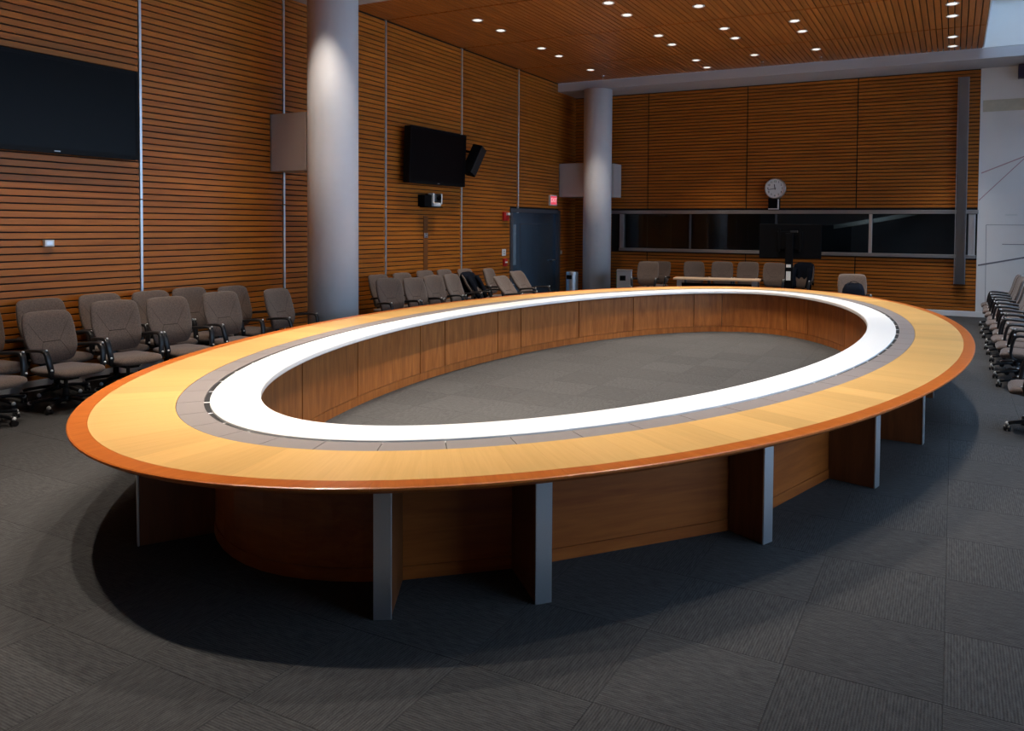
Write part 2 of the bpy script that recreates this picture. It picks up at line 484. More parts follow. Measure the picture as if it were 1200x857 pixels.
# booth window in the back wall
win = struct(link('window_1', None))
for nm, a in (('head_rail', (-7.95, 0.45, YB - 0.05, YB + 0.12, 2.18, 2.265)), ('sill', (-7.70, 0.42, YB - 0.07, YB + 0.12, 1.235, 1.31)),
              ('jamb', (-7.70, -7.58, YB - 0.03, YB + 0.12, 1.31, 2.175)), ('jamb', (0.27, 0.40, YB - 0.03, YB + 0.12, 1.31, 2.175))):
    obj(nm, bxm(*a, bev=0.005), STEEL if nm == 'jamb' else STEEL_D, win)
MUL = [-5.84, -3.75, -1.67]
for x in MUL:
    obj('mullion', bxm(x - (0.035 if x > -2 else 0.02), x + (0.035 if x > -2 else 0.02), YB + 0.02, YB + 0.10, 1.31, 2.175, bev=0.004), STEEL if x > -2 else DOORF, win)
edges = [-7.58] + MUL + [0.27]
for a, b in zip(edges, edges[1:]):
    obj('pane', bxm(a + 0.03, b - 0.03, YB + 0.055, YB + 0.063, 1.305, 2.18), GLASS_DK, win)
# the dark booth behind the glass
bm = bmesh.new()
box(bm, -8.2, 0.9, 21.4, 21.5, 0, 2.7); box(bm, -8.3, -8.2, YB + 0.15, 21.5, 0, 2.7); box(bm, 0.9, 1.0, YB + 0.15, 21.5, 0, 2.7)
box(bm, -8.2, 0.9, YB + 0.15, 21.4, 2.6, 2.7); box(bm, -8.2, 0.9, YB + 0.15, 21.4, -0.05, 0.0)
struct(obj('wall_booth', bm, BOOTH))
bm = bmesh.new()  # invented band, stands in for a pale arc showing in the window glass
lp = []
for i in range(25):
    a = math.radians(-100 + 70 * i / 24)
    x, y = -3.0 + 2.6 * math.cos(a), 22.6 + 2.6 * math.sin(a)
    z = 1.70 + 0.55 * (i / 24.0)
    lp.append([(x, y, z), (x + 0.10 * math.cos(a), y + 0.10 * math.sin(a), z), (x + 0.10 * math.cos(a), y + 0.10 * math.sin(a), z + 0.10), (x, y, z + 0.10)])
loft(bm, lp[6:])
tag(obj('curved_band', bm, BOOTHP), 'made-up pale curved band inside the dark booth behind the window', 'band')
t = thing('booth_fill_light', 'added dim fill light bar on the ceiling of the dark booth', 'lamp', (-1.2, 19.6, 2.6))  # unseen fill light, added to lift the booth interior behind the glass
obj('housing', bxm(-0.6, 0.6, -0.06, 0.06, -0.05, 0.0, bev=0.005), WHITEPL, t)
l = bpy.data.lights.new('lamp', 'AREA'); l.shape = 'RECTANGLE'; l.size = 1.1; l.size_y = 0.1; l.energy = 9.0; l.color = (0.75, 0.88, 1.0)
lo = bpy.data.objects.new('lamp', l); C.objects.link(lo); lo.parent = t; lo.location = (0, 0, -0.055)
# steel guide channel on the back wall
t = thing('wall_channel', 'tall brushed steel channel on back wall beside the window end', 'channel', (0.12, YB, 0.69))
CHAN = plain('channel_steel', (0.30, 0.31, 0.33), 0.28, 1.0, noise=0.1, nscale=4)
obj('channel_face', bxm(-0.085, 0.10, -0.13, -0.115, 0, 4.36, bev=0.003), CHAN, t)
for s in (-1, 1):
    obj('flange', bxm(s * 0.10 - 0.008, s * 0.10 + 0.008, -0.125, 0.0 if True else 0, 0, 4.36), STEEL_D, t)

# beams
bm = bxm(XL, XR + 0.2, YF, YB + 0.03, 5.22, ZC, bev=0.006)
struct(obj('trim_1', bm, BEAMP))
struct(obj('trim_2', bxm(XL, XE, 8.25, 9.30, 5.22, ZC + 0.02, bev=0.006), BEAMP))

# ------------------------------------------------------------------ ceiling
bm = bmesh.new(); box(bm, XL - 0.2, XE - 0.02, YR, YF, ZC + 0.05, ZC + 0.25)
ceiling = struct(obj('ceiling', bm, DARK))
CP = (XE - 0.02 - XL) / 94
def cslat(bm, x0, x1, y0, y1):
    c = 0.003
    v0 = [(x0, ZC + 0.05), (x0, ZC + c), (x0 + c, ZC), (x1 - c, ZC), (x1, ZC + c), (x1, ZC + 0.05)]
    loft(bm, [[(x, y, z) for x, z in v0] for y in (y0, y1)])
cb = [(YR, -0.75), (-0.75, 1.57), (1.57, 3.89), (3.89, 6.21), (6.21, 8.25), (9.30, 10.81), (10.81, 13.16), (13.16, 15.45), (15.45, YF)]
ncs = 94
for a, b in cb:
    y0, y1 = a + (0.022 if a > YR else 0), b - (0.022 if b < YF else 0)
    if a > 10.5:
        bm = bmesh.new(); cslat(bm, -(CP - 0.015) / 2, (CP - 0.015) / 2, -(y1 - y0) / 2, (y1 - y0) / 2)
        first = obj('slat', bm, SLATC, ceiling, loc=(XE - 0.02 - CP / 2, (y0 + y1) / 2, 0))
        for i in range(1, ncs):
            link('slat', first.data, ceiling, (XE - 0.02 - CP / 2 - i * CP, (y0 + y1) / 2, 0))
    else:
        bm = bmesh.new()
        for i in range(ncs):
            x = XE - 0.02 - CP / 2 - i * CP
            cslat(bm, x - (CP - 0.015) / 2, x + (CP - 0.015) / 2, y0, y1)
        stuff(obj('slat_panel', bm, SLATC, ceiling))
obj('edge_fascia', bxm(XE - 0.02, XE, YR, YF, ZC - 0.004, ZA + 0.3), WHITEP, ceiling)
# skylight over the aisle
sky = struct(link('window_2', None))
ys = [4.2 + i * (YF - 4.2) / 7 for i in range(8)]
obj('solid_bay', bxm(XE, XR + 0.2, YR, 4.16, ZA, ZA + 0.2), WHITEP, sky)
for i, y in enumerate(ys):
    obj('bar', bxm(XE, XR + 0.2, y - 0.04, y + 0.04, ZA, ZA + 0.12), WHITEPL, sky)
for a, b in zip(ys, ys[1:]):
    obj('pane', bxm(XE, XR + 0.1, a + 0.04, b - 0.04, ZA + 0.05, ZA + 0.06), GLASS, sky)

# ------------------------------------------------------------------ right wall (out of the frame) with tall windows, rear wall
bm = bmesh.new()
box(bm, XR, XR + 0.2, YR, YB + 0.15, 0, 0.35); box(bm, XR, XR + 0.2, YR, YB + 0.15, 4.9, ZA + 0.3)
wy = [1.5 + i * 2.5 for i in range(7)]
for i, y in enumerate(wy):
    box(bm, XR, XR + 0.2, y - 0.25, y + 0.25, 0.35, 4.9)
box(bm, XR, XR + 0.2, wy[-1] + 0.25, YB + 0.15, 0.35, 4.9)
box(bm, XR, XR + 0.2, YR, wy[0] - 0.25, 0.35, 4.9)
struct(obj('wall_right', bm, WHITEP))
for n_, (a, b) in enumerate(zip(wy, wy[1:])):
    w = struct(link('window_%d' % (n_ + 3), None))
    bm = bmesh.new()
    for y in (a + 0.27, (a + b) / 2, b - 0.27):
        box(bm, XR + 0.06, XR + 0.12, y - 0.025, y + 0.025, 0.35, 4.9)
    for z in (0.375, 1.2, 3.6, 4.875):
        box(bm, XR + 0.06, XR + 0.12, a + 0.25, b - 0.25, z - 0.025, z + 0.025)
    obj('window_frame', bm, STEEL_D, w)
    obj('pane', bxm(XR + 0.085, XR + 0.093, a + 0.25, b - 0.25, 0.35, 4.9), GLASS, w)
struct(obj('wall_rear', bxm(XL - 0.2, XR + 0.2, YR - 0.2, YR, 0, ZA + 0.3), WHITEP))

# ------------------------------------------------------------------ columns and speaker boxes
for lab, y in (('thick white round column standing in front of the left chair rows', 8.42), ('white round column by the back left corner near the door', 17.57)):
    t = thing('column', lab, 'column', (-7.95, y, 0))
    bm = bmesh.new(); lathe(bm, [(0.35, 0.0), (0.35, 5.22)], 64)
    o = obj('shaft', bm, COLP, t, smooth=True)
    o.data.polygons.foreach_set('use_smooth', [len(p.vertices) == 4 for p in o.data.polygons])
    bm = bmesh.new(); lathe(bm, [(0.356, 0.0), (0.356, 0.09), (0.351, 0.095)], 64); obj('base_ring', bm, STEEL_D, t)
t = thing('speaker_box', 'pale grey wall box left of the thick white column', 'box', (0, 0, 0))
obj('cabinet', bxm(XL + 0.002, -8.302, 8.24, 8.70, 2.62, 3.45, bev=0.004), BOXP, t)
obj('side_trim', bxm(XL + 0.002, XL + 0.02, 8.23, 8.24, 2.62, 3.45), STEEL_D, t)
t = thing('speaker_box', 'pale grey wall box behind the column near the exit door', 'box', (0, 0, 0))
bm = bmesh.new()
loft(bm, [[(x, y, z) for x, y in ((XL + 0.002, 17.50), (-8.302, 17.50), (-8.302, 17.93), (-7.66, 17.93), (-7.66, 18.40), (XL + 0.002, 18.40))] for z in (2.59, 3.43)])
obj('cabinet', bm, BOXP, t)
obj('side_trim', bxm(XL + 0.002, XL + 0.02, 17.49, 17.50, 2.59, 3.43), STEEL_D, t)

# ------------------------------------------------------------------ oval conference table
TZ = 0.74
NT = 4000
tt = [2 * PI * i / NT for i in range(NT + 1)]
arc = [0.0]
for i in range(NT):
    x0, y0, x1, y1 = EA * math.cos(tt[i]), EB * math.sin(tt[i]), EA * math.cos(tt[i + 1]), EB * math.sin(tt[i + 1])
    arc.append(arc[-1] + math.hypot(x1 - x0, y1 - y0))
PERIM = arc[-1]
def t_of_s(s):
    s %= PERIM
    lo, hi = 0, NT
    while hi - lo > 1:
        m = (lo + hi) // 2
        if arc[m] <= s: lo = m
        else: hi = m
    return tt[lo] + (tt[hi] - tt[lo]) * (s - arc[lo]) / (arc[hi] - arc[lo])
def s_of_t(t):
    t %= 2 * PI
    f = t / (2 * PI) * NT; i = min(int(f), NT - 1)
    return arc[i] + (arc[i + 1] - arc[i]) * (f - i)
def ep(t, off):
    nx, ny = EB * math.cos(t), EA * math.sin(t); l = math.hypot(nx, ny)
    return EA * math.cos(t) - off * nx / l, EB * math.sin(t) - off * ny / l
def normal_ang(t):
    return math.atan2(EA * math.sin(t), EB * math.cos(t))
def ring_piece(bm, s0, s1, prof, n, M=None):
    """prof: closed polygon of (offset, z), swept along the oval from arc length s0 to s1"""
    loops = []
    for i in range(n + 1):
        t = t_of_s(s0 + (s1 - s0) * i / n)
        lp = []
        for off, z in prof:
            x, y = ep(t, off); v = Vector((x, y, z)); lp.append(M @ v if M is not None else v)
        loops.append(lp)
    loft(bm, loops)
def ring_full(bm, prof, n=240):
    rings = []
    for i in range(n):
        t = t_of_s(PERIM * i / n)
        rings.append([bm.verts.new((*ep(t, off), z)) for off, z in prof])
    k = len(prof)
    for i in range(n):
        a, b = rings[i], rings[(i + 1) % n]
        for j in range(k):
            bm.faces.new((a[j], a[(j + 1) % k], b[(j + 1) % k], b[j]))
table = thing('conference_table', 'huge oval conference table with maple top, white inner ring and open centre', 'table', (EX, EY, 0), EROT)
def piece(name, s0, s1, prof, mat, n=3, smooth=False, parent=None):
    tm = t_of_s((s0 + s1) / 2); off = sum(p[0] for p in prof) / len(prof)
    x, y = ep(tm, off); ang = normal_ang(tm)
    M = (Matrix.Translation((x, y, 0)) @ Matrix.Rotation(ang, 4, 'Z')).inverted()
    bm = bmesh.new(); ring_piece(bm, s0, s1, prof, n, M)
    o = obj(name, bm, mat, parent or table, loc=(x, y, 0), rotz=ang)
    return o
LEG_T = [270 + d for d in (-80, -65.9, -50.3, -31, -18.7, 18.7, 31, 50.3, 65.9, 80)] + [90 + d for d in (-80, -65.9, -50.3, -31, -18.7, 18.7, 31, 50.3, 65.9, 80)]
LEG_T = sorted(x % 360 for x in LEG_T)
LEG_S = [s_of_t(math.radians(x)) for x in LEG_T]
# rim sections
for a, b in zip(LEG_S, LEG_S[1:] + [LEG_S[0] + PERIM]):
    o = piece('rim_section', a + 0.0006, b - 0.0006, [(0.0985, TZ), (0.006, TZ), (0.0, TZ - 0.004), (0.0, TZ - 0.014), (0.028, TZ - 0.034), (0.0985, TZ - 0.034)], RIMW, n=max(6, int((b - a) / 0.12)))
# maple veneer leaves
NV = 140; sv = PERIM / NV
for i in range(NV):
    s0 = 23.91 + i * sv
    piece('veneer_leaf', s0 + 0.0003, s0 + sv - 0.0003, [(0.5435, TZ - 0.03), (0.5435, TZ), (0.0995, TZ), (0.0995, TZ - 0.03)], VENEER, n=3)
# grey inlay panels, seat by seat
NG = 72; sg = PERIM / NG
for i in range(NG):
    s0 = 24.07 + i * sg
    piece('grey_panel', s0 + 0.003, s0 + sg - 0.003, [(0.699, TZ - 0.03), (0.699, TZ - 0.001), (0.5465, TZ - 0.001), (0.5465, TZ - 0.03)], GREY_TOP, n=4)
# cable slot: dark channel with bridging tabs at the panel joints
bm = bmesh.new(); ring_full(bm, [(0.6995, TZ - 0.03), (0.6995, TZ - 0.014), (0.7325, TZ - 0.014), (0.7325, TZ - 0.03)])
obj('cable_channel', bm, SLOTB, table)
for i in range(NG):
    s0 = 24.07 + i * sg
    piece('slot_tab', s0 - 0.010, s0 + 0.010, [(0.6995, TZ - 0.0135), (0.6995, TZ - 0.0108), (0.7325, TZ - 0.0108), (0.7325, TZ - 0.0135)], WHITE_TOP, n=1)
# white ring
bm = bmesh.new()
ring_full(bm, [(0.733, TZ - 0.05), (0.733, TZ - 0.002), (0.736, TZ + 0.001), (1.022, TZ + 0.001), (1.030, TZ - 0.004), (1.033, TZ - 0.014), (1.033, TZ - 0.042), (1.028, TZ - 0.05)])
o = obj('white_ring', bm, WHITE_TOP, table)
# sub-top under the boards
bm = bmesh.new(); ring_full(bm, [(0.24, TZ - 0.062), (0.24, TZ - 0.034), (0.99, TZ - 0.05), (0.99, TZ - 0.062)])
obj('underside_board', bm, FINW, table)
# inner face: upright panels over a plinth
half = [(8.73, None), (9.49, None), (11.06, None), (12.48, None), (13.98, None), (14.57, None), (15.88, None), (16.47, None), (17.92, None), (19.20, None), (20.5, None), (21.3, None)]
ins = [h[0] for h in half]
opp = sorted(((PERIM - s) if s <= PERIM else s) for s in ins)     # mirrored across the long axis
allin = sorted(set([round(s % PERIM, 3) for s in ins] + [round((PERIM / 2 - s) % PERIM, 3) for s in ins if (PERIM / 2 - s) % PERIM < 8.0 or (PERIM / 2 - s) % PERIM > 22.2]))
clean = [allin[0]]
for s in allin[1:]:
    if s - clean[-1] > 0.4:
        clean.append(s)
for a, b in zip(clean, clean[1:] + [clean[0] + PERIM]):
    n = max(3, int((b - a) / 0.15))
    piece('inner_panel', a + 0.009, b - 0.009, [(0.885, 0.095), (0.885, 0.67), (0.905, 0.67), (0.905, 0.095)], PANELW, n=n)
    piece('inner_plinth', a + 0.003, b - 0.003, [(0.885, 0.0), (0.885, 0.092), (0.902, 0.092), (0.902, 0.0)], PANELW, n=n)
bm = bmesh.new(); ring_full(bm, [(0.87, 0.0), (0.87, 0.67), (0.884, 0.67), (0.884, 0.0)]); obj('inner_carcass', bm, SLOTB, table)
# outer face: straight boards between the fins
OFFS = {18.7: 0.745, 31: 0.765, 50.3: 0.60, 65.9: 0.68, 80: 0.70}
def leg_off(tdeg):
    d = min((abs(((tdeg - c + 180) % 360) - 180) for c in (90, 270)))
    return OFFS[min(OFFS, key=lambda k_: abs(k_ - d))]
nl = len(LEG_T)
for i in range(nl):
    ta, tb = math.radians(LEG_T[i]), math.radians(LEG_T[(i + 1) % nl])
    if tb < ta: tb += 2 * PI
    end = abs(math.degrees(tb - ta) - 37.4) < 0.5
    k = 10 if end else 1
    oa, ob = leg_off(LEG_T[i]), leg_off(LEG_T[(i + 1) % nl])
    for nm, z0, z1, pr in (('skirt_board', 0.07, 0.67, 0.0), ('skirt_plinth', 0.0, 0.068, 0.006)):
        bm = bmesh.new()
        loops = []
        for j in range(k + 1):
            f = j / k; t = ta + (tb - ta) * f; off = oa + (ob - oa) * f - (0.03 * math.sin(PI * f) if end else 0)
            x0, y0 = ep(t, off - pr); x1, y1 = ep(t, off + 0.02)
            loops.append([Vector((x0, y0, z0)), Vector((x0, y0, z1)), Vector((x1, y1, z1)), Vector((x1, y1, z0))])
        mid = (loops[0][0] + loops[-1][0]) / 2; d = loops[-1][0] - loops[0][0]; ang = math.atan2(d.y, d.x)
        M = (Matrix.Translation((mid.x, mid.y, 0)) @ Matrix.Rotation(ang, 4, 'Z')).inverted()
        loft(bm, [[M @ v for v in lp] for lp in loops])
        obj(nm, bm, SKIRTW, table, loc=(mid.x, mid.y, 0), rotz=ang)
# fins with steel fronts
fin_cache = {}
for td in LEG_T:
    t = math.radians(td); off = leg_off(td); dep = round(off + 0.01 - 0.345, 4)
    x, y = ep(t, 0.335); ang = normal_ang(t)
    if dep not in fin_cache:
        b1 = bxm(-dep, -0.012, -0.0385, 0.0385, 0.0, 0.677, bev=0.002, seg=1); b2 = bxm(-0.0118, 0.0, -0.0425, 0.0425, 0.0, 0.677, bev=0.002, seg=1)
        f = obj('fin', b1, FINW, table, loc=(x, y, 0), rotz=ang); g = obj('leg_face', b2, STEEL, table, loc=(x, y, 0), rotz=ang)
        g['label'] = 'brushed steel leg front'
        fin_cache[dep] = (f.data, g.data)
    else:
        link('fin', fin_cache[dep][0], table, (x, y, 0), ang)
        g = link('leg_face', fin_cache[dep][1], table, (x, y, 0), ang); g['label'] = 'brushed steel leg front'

# ------------------------------------------------------------------ office chairs
def build_chair():
    t = thing('office_chair', 'x', 'chair')
    # seat: sections across, lofted front to back
    bm = bmesh.new(); loops = []
    xs = [-0.235, -0.225, -0.19, -0.12, -0.04, 0.06, 0.15, 0.22, 0.265, 0.29, 0.297]
    ws = [0.13, 0.19, 0.225, 0.243, 0.250, 0.254, 0.253, 0.246, 0.228, 0.195, 0.14]
    hs = [0.012, 0.028, 0.040, 0.046, 0.048, 0.050, 0.051, 0.050, 0.044, 0.032, 0.014]
    cz = [0.432, 0.432, 0.428, 0.423, 0.420, 0.422, 0.424, 0.422, 0.416, 0.408, 0.404]
    for x, w, h, c in zip(xs, ws, hs, cz):
        lp = []
        for k in range(24):
            a = 2 * PI * k / 24; ca, sa = math.cos(a), math.sin(a)
            yy = w * math.copysign(abs(ca) ** 0.55, ca); zz = c + h * math.copysign(abs(sa) ** 0.75, sa)
            if sa > 0:
                zz -= 0.012 * math.cos(yy / w * PI / 2)
            lp.append((x, yy, zz))
        loops.append(lp)
    loft(bm, loops); obj('seat', bm, FABRIC, t, smooth=True)
    bm = bmesh.new(); loops = []
    for z, k in ((0.368, 0.80), (0.385, 0.9), (0.40, 0.93)):
        lp = []
        for q in range(24):
            a = 2 * PI * q / 24; ca, sa = math.cos(a), math.sin(a)
            lp.append((0.03 + 0.25 * k * math.copysign(abs(sa) ** 0.5, sa), 0.25 * k * math.copysign(abs(ca) ** 0.5, ca), z))
        loops.append(lp)
    loft(bm, loops); obj('seat_shell', bm, BLACKP, t, smooth=True)
    # backrest
    def back_c(z):
        f = (z - 0.5) / 0.54
        return -0.215 - 0.125 * f + 0.022 * math.exp(-((z - 0.63) / 0.09) ** 2) - 0.012 * max(0, f - 0.8)
    zs = [0.482, 0.490, 0.515, 0.56, 0.61, 0.66, 0.71, 0.76, 0.81, 0.86, 0.91, 0.955, 0.99, 1.015, 1.032, 1.040]
    ws = [0.12, 0.165, 0.195, 0.212, 0.224, 0.234, 0.241, 0.245, 0.246, 0.245, 0.241, 0.236, 0.228, 0.214, 0.188, 0.14]
    ds = [0.012, 0.022, 0.034, 0.040, 0.043, 0.044, 0.043, 0.042, 0.040, 0.039, 0.038, 0.036, 0.033, 0.028, 0.020, 0.008]
    bm = bmesh.new(); loops = []
    for z, w, d in zip(zs, ws, ds):
        lp = []
        for k in range(28):
            a = 2 * PI * k / 28; ca, sa = math.cos(a), math.sin(a)
            yy = 1.05 * w * math.copysign(abs(ca) ** 0.6, ca)
            lp.append((back_c(z) + d * math.copysign(abs(sa) ** 0.8, sa) + 0.75 * yy * yy, yy, z))
        loops.append(lp)
    loft(bm, loops); back = obj('backrest', bm, FABRIC, t, smooth=True)
    def on_back(y, z):
        i = min(range(len(zs)), key=lambda q: abs(zs[q] - z)); w, d = ws[i], ds[i]
        c = min(1, abs(y) / w) ** (1 / 0.6); s_ = math.sqrt(max(0, 1 - c * c))
        return (back_c(z) + d * s_ ** 0.8 + 0.75 * y * y + 0.0005, y, z)
    bm = bmesh.new()
    sweep(bm, [on_back(-0.085 + 0.017 * i, 0.715) for i in range(11)], 0.004, 0.004, 6, Vector((0, 0, 1)))
    for s in (-1, 1):
        sweep(bm, [on_back(s * (0.085 + 0.014 * i), 0.715 + 0.026 * i) for i in range(9)], 0.0016, 0.0016, 6, Vector((0, 0, 1)))
        sweep(bm, [on_back(s * (0.085 + 0.010 * i), 0.715 - 0.022 * i) for i in range(9)], 0.0016, 0.0016, 6, Vector((0, 0, 1)))
    obj('stitching', bm, FABRIC_DK, back, smooth=True)
    bm = bmesh.new()
    sweep(bm, [(0.02, 0, 0.355), (-0.16, 0, 0.355), (-0.25, 0, 0.39), (-0.275, 0, 0.46), (-0.282, 0, 0.60)], 0.035, 0.010, 8)
    obj('back_bracket', bm, BLACKP, t, smooth=True)
    for s in (-1, 1):
        bm = bmesh.new()
        path = [(-0.235, s * 0.225, 0.630), (-0.18, s * 0.262, 0.645), (-0.08, s * 0.278, 0.657), (0.02, s * 0.282, 0.666), (0.10, s * 0.282, 0.668), (0.138, s * 0.280, 0.655), (0.155, s * 0.278, 0.622),
                (0.172, s * 0.272, 0.55), (0.185, s * 0.262, 0.46), (0.178, s * 0.252, 0.405), (0.14, s * 0.215, 0.378), (0.08, s * 0.14, 0.366)]
        sweep(bm, path, 0.028, 0.017, 8)
        arm = obj('armrest', bm, BLACKP, t, smooth=True)
        if s < 0:
            bm = bmesh.new(); bmesh.ops.create_uvsphere(bm, u_segments=10, v_segments=6, radius=0.0115)
            bo = obj('bolt', bm, plain('painted_glint', (0.78, 0.78, 0.78), 0.3), arm, smooth=True); bolt_me = bo.data  # pale colour stands in for the lamp glint on chrome
        else:
            bo = link('bolt', bolt_me, arm)
        bo.location = (0.150, s * 0.283, 0.680)
        link('bolt', bolt_me, arm, (0.204, s * 0.268, 0.47))
    bm = bmesh.new(); box(bm, -0.12, 0.12, -0.08, 0.08, 0.315, 0.37)
    bmesh.ops.bevel(bm, geom=bm.edges[:], offset=0.015, segments=2, affect='EDGES'); obj('tilt_mechanism', bm, BLACKP, t)
    bm = bmesh.new(); lathe(bm, [(0.030, 0.10), (0.030, 0.22), (0.018, 0.225), (0.018, 0.32)], 16); obj('gas_lift', bm, BLACKP, t, smooth=False)
    bm = bmesh.new(); lathe(bm, [(0.045, 0.075), (0.05, 0.09), (0.048, 0.125), (0.034, 0.14)], 16)
    for k in range(5):
        a = 2 * PI * k / 5 + 0.2; d = Vector((math.cos(a), math.sin(a), 0)); sd = Vector((-math.sin(a), math.cos(a), 0))
        sweep(bm, [d * 0.03 + Vector((0, 0, 0.108)), d * 0.14 + Vector((0, 0, 0.103)), d * 0.25 + Vector((0, 0, 0.088)), d * 0.305 + Vector((0, 0, 0.074))], 0.02, 0.016, 8, sd)
    obj('star_base', bm, BLACKP, t, smooth=True)
    cm = None
    for k in range(5):
        a = 2 * PI * k / 5 + 0.2
        if cm is None:
            bm = bmesh.new()
            cyl(bm, (0, -0.027, 0.028), 0.028, 0.019, 14, axis='Y'); cyl(bm, (0, 0.008, 0.028), 0.028, 0.019, 14, axis='Y')
            cyl(bm, (0, -0.01, 0.028), 0.012, 0.02, 10, axis='Y'); cyl(bm, (0.0, 0, 0.045), 0.008, 0.035, 10)
            c = obj('caster', bm, BLACKP, t)
            bm = bmesh.new(); bmesh.ops.create_uvsphere(bm, u_segments=12, v_segments=8, radius=0.0205, matrix=Matrix.Translation((0, 0, 0.072))); h = obj('caster_cap', bm, MATS['painted_glint'], c, smooth=True)  # caps take the same painted chrome glint as the bolts
            cm = (c.data, h.data)
        else:
            c = link('caster', cm[0], t); link('caster_cap', cm[1], c)
        c.location = (0.305 * math.cos(a), 0.305 * math.sin(a), 0); c.rotation_euler = (0, 0, a + 1.1)
    return t
def copy_tree(o, parent=None):
    c = o.copy(); C.objects.link(c); c.parent = parent
    for ch in list(o.children):
        copy_tree(ch, c)
    return c
proto = build_chair(); proto_used = [False]
def chair(bx, by, face, label, group, top=1.0, recline=0):
    """bx, by: where the top of the backrest is; face: heading of the seat in degrees"""
    o = copy_tree(proto) if proto_used[0] else proto
    a = math.radians(face)
    o.location = (bx + 0.335 * math.cos(a), by + 0.335 * math.sin(a), 0); o.rotation_euler = (0, 0, a)
    o.scale = (1, 1, top / 1.04)
    o['label'] = label; o['category'] = 'chair'; o['group'] = group
    for c in o.children:
        if c.name.startswith('backrest'):
            pv = Matrix.Translation((-0.21, 0, 0.48))
            c.matrix_basis = pv @ Matrix.Rotation(math.radians(-recline), 4, 'Y') @ pv.inverted()
    proto_used[0] = True
    return o
ORD = ['first', 'second', 'third', 'fourth', 'fifth', 'sixth', 'seventh', 'eighth', 'ninth', 'tenth', 'eleventh', 'twelfth']
gF, gB = 'front row of chairs left of the thick column', 'wall row of chairs left of the thick column'
F = [(-8.18, 3.80, 12, .97), (-8.24, 4.63, 3, .95), (-8.24, 5.34, -7, 1.0), (-8.22, 5.96, -6, .99), (-8.20, 6.67, -3, 1.0), (-8.18, 7.54, 8, .98)]
for i, (x, y, a, z) in enumerate(F):
    if i == 0: lab = 'taupe office chair cut off by the left picture edge, front row'
    elif i == 5: lab = 'taupe office chair right beside the thick white column, front row'
    else: lab = 'taupe chair, %s from left picture edge in front row before the thick column' % ORD[i]
    chair(x, y, a, lab, gF, z, 0)
B = [(-8.84, 4.26, 0, 1.01), (-8.86, 4.92, 0, 1.02), (-8.86, 5.57, 0, 1.025), (-8.84, 6.19, 0, 1.015), (-8.86, 6.74, 0, 1.02), (-8.82, 7.37, 3, 1.0)]
for i, (x, y, a, z) in enumerate(B):
    if i == 0: lab = 'taupe office chair cut off by the left picture edge, row against slatted wall'
    else: lab = 'taupe chair, %s from left picture edge in the row against the slatted wall' % ORD[i]
    chair(x, y, a, lab, gB, z, 0)
gG, gH = 'front row of chairs between the two columns', 'wall row of chairs between the two columns'
G = [(-8.10, 9.76, -12, 1.0, 0, 'taupe office chair facing the viewer right of the thick column, front row'),
     (-8.08, 10.36, -4, .97, 0, 'taupe office chair second of the front row right of the thick column'),
     (-8.08, 10.90, -4, .985, 0, 'taupe office chair third of the front row right of the thick column'),
     (-8.05, 11.45, 4, .985, 4, 'taupe office chair turned sideways left of the chair with dark jacket'),
     (-8.08, 12.20, 8, 1.0, 16, 'taupe office chair with a dark jacket over its backrest'),
     (-7.30, 12.14, 2, 1.0, 20, 'taupe office chair leaning, right of the chair with dark jacket'),
     (-7.60, 13.20, 0, 1.02, 18, 'taupe office chair standing in front of the blue steel door')]
Gc = [chair(x, y, a, l, gG, z, r) for x, y, a, z, r, l in G]
H = [(-8.80, 10.33, 0, 1.0), (-8.80, 10.97, 0, 1.0), (-8.82, 11.66, 0, 1.01), (-8.80, 12.24, 3, 1.0), (-8.76, 12.88, 0, .985), (-8.62, 13.54, 8, .965)]
for i, (x, y, a, z) in enumerate(H):
    chair(x, y, a, 'taupe office chair against slatted wall between the columns, %s from the thick column' % ORD[i], gH, z)
gJ = 'chairs along the back wall'
J = [(-6.39, 17.10, -84, 1.04, 'taupe office chair facing the viewer beside the silver bin with green side'),
     (-6.46, 18.22, -92, 1.0, 'taupe office chair half hidden behind the chair beside the silver bin'),
     (-5.66, 18.22, -62, 1.02, 'taupe office chair turned sideways at the left end of the narrow desk'),
     (-4.95, 18.24, -76, 1.035, 'taupe office chair behind the middle of the narrow desk'),
     (-4.32, 18.26, -90, 1.045, 'taupe office chair behind the right end of the narrow desk'),
     (-3.70, 18.22, -90, 1.04, 'office chair in the shade left of the monitor stand'),
     (-3.04, 18.22, -100, 1.04, 'office chair in the shade right of the monitor stand'),
     (-1.70, 15.38, -78, 1.0, 'office chair holding a black bag, alone right of the monitor stand')]
Jc = [chair(x, y, a, l, gJ, z) for x, y, a, z, l in J]
gR = 'row of chairs along the right aisle'
RY = [16.9 - 0.65 * i for i in range(11)] + [8.2]
for i, y in enumerate(RY):
    n = len(RY)
    if i == 0: lab = 'taupe office chair at far end of the right aisle row, nearest the white wall'
    elif i == n - 1: lab = 'taupe office chair at near end of the right aisle row, only its seat edge showing'
    else: lab = 'taupe office chair in the right aisle row, %s counted from the white wall' % ORD[i]
    chair(1.13 + 0.02 * math.sin(i * 2.1), y, 180 + 4 * math.sin(i * 1.7), lab, gR, 1.0)

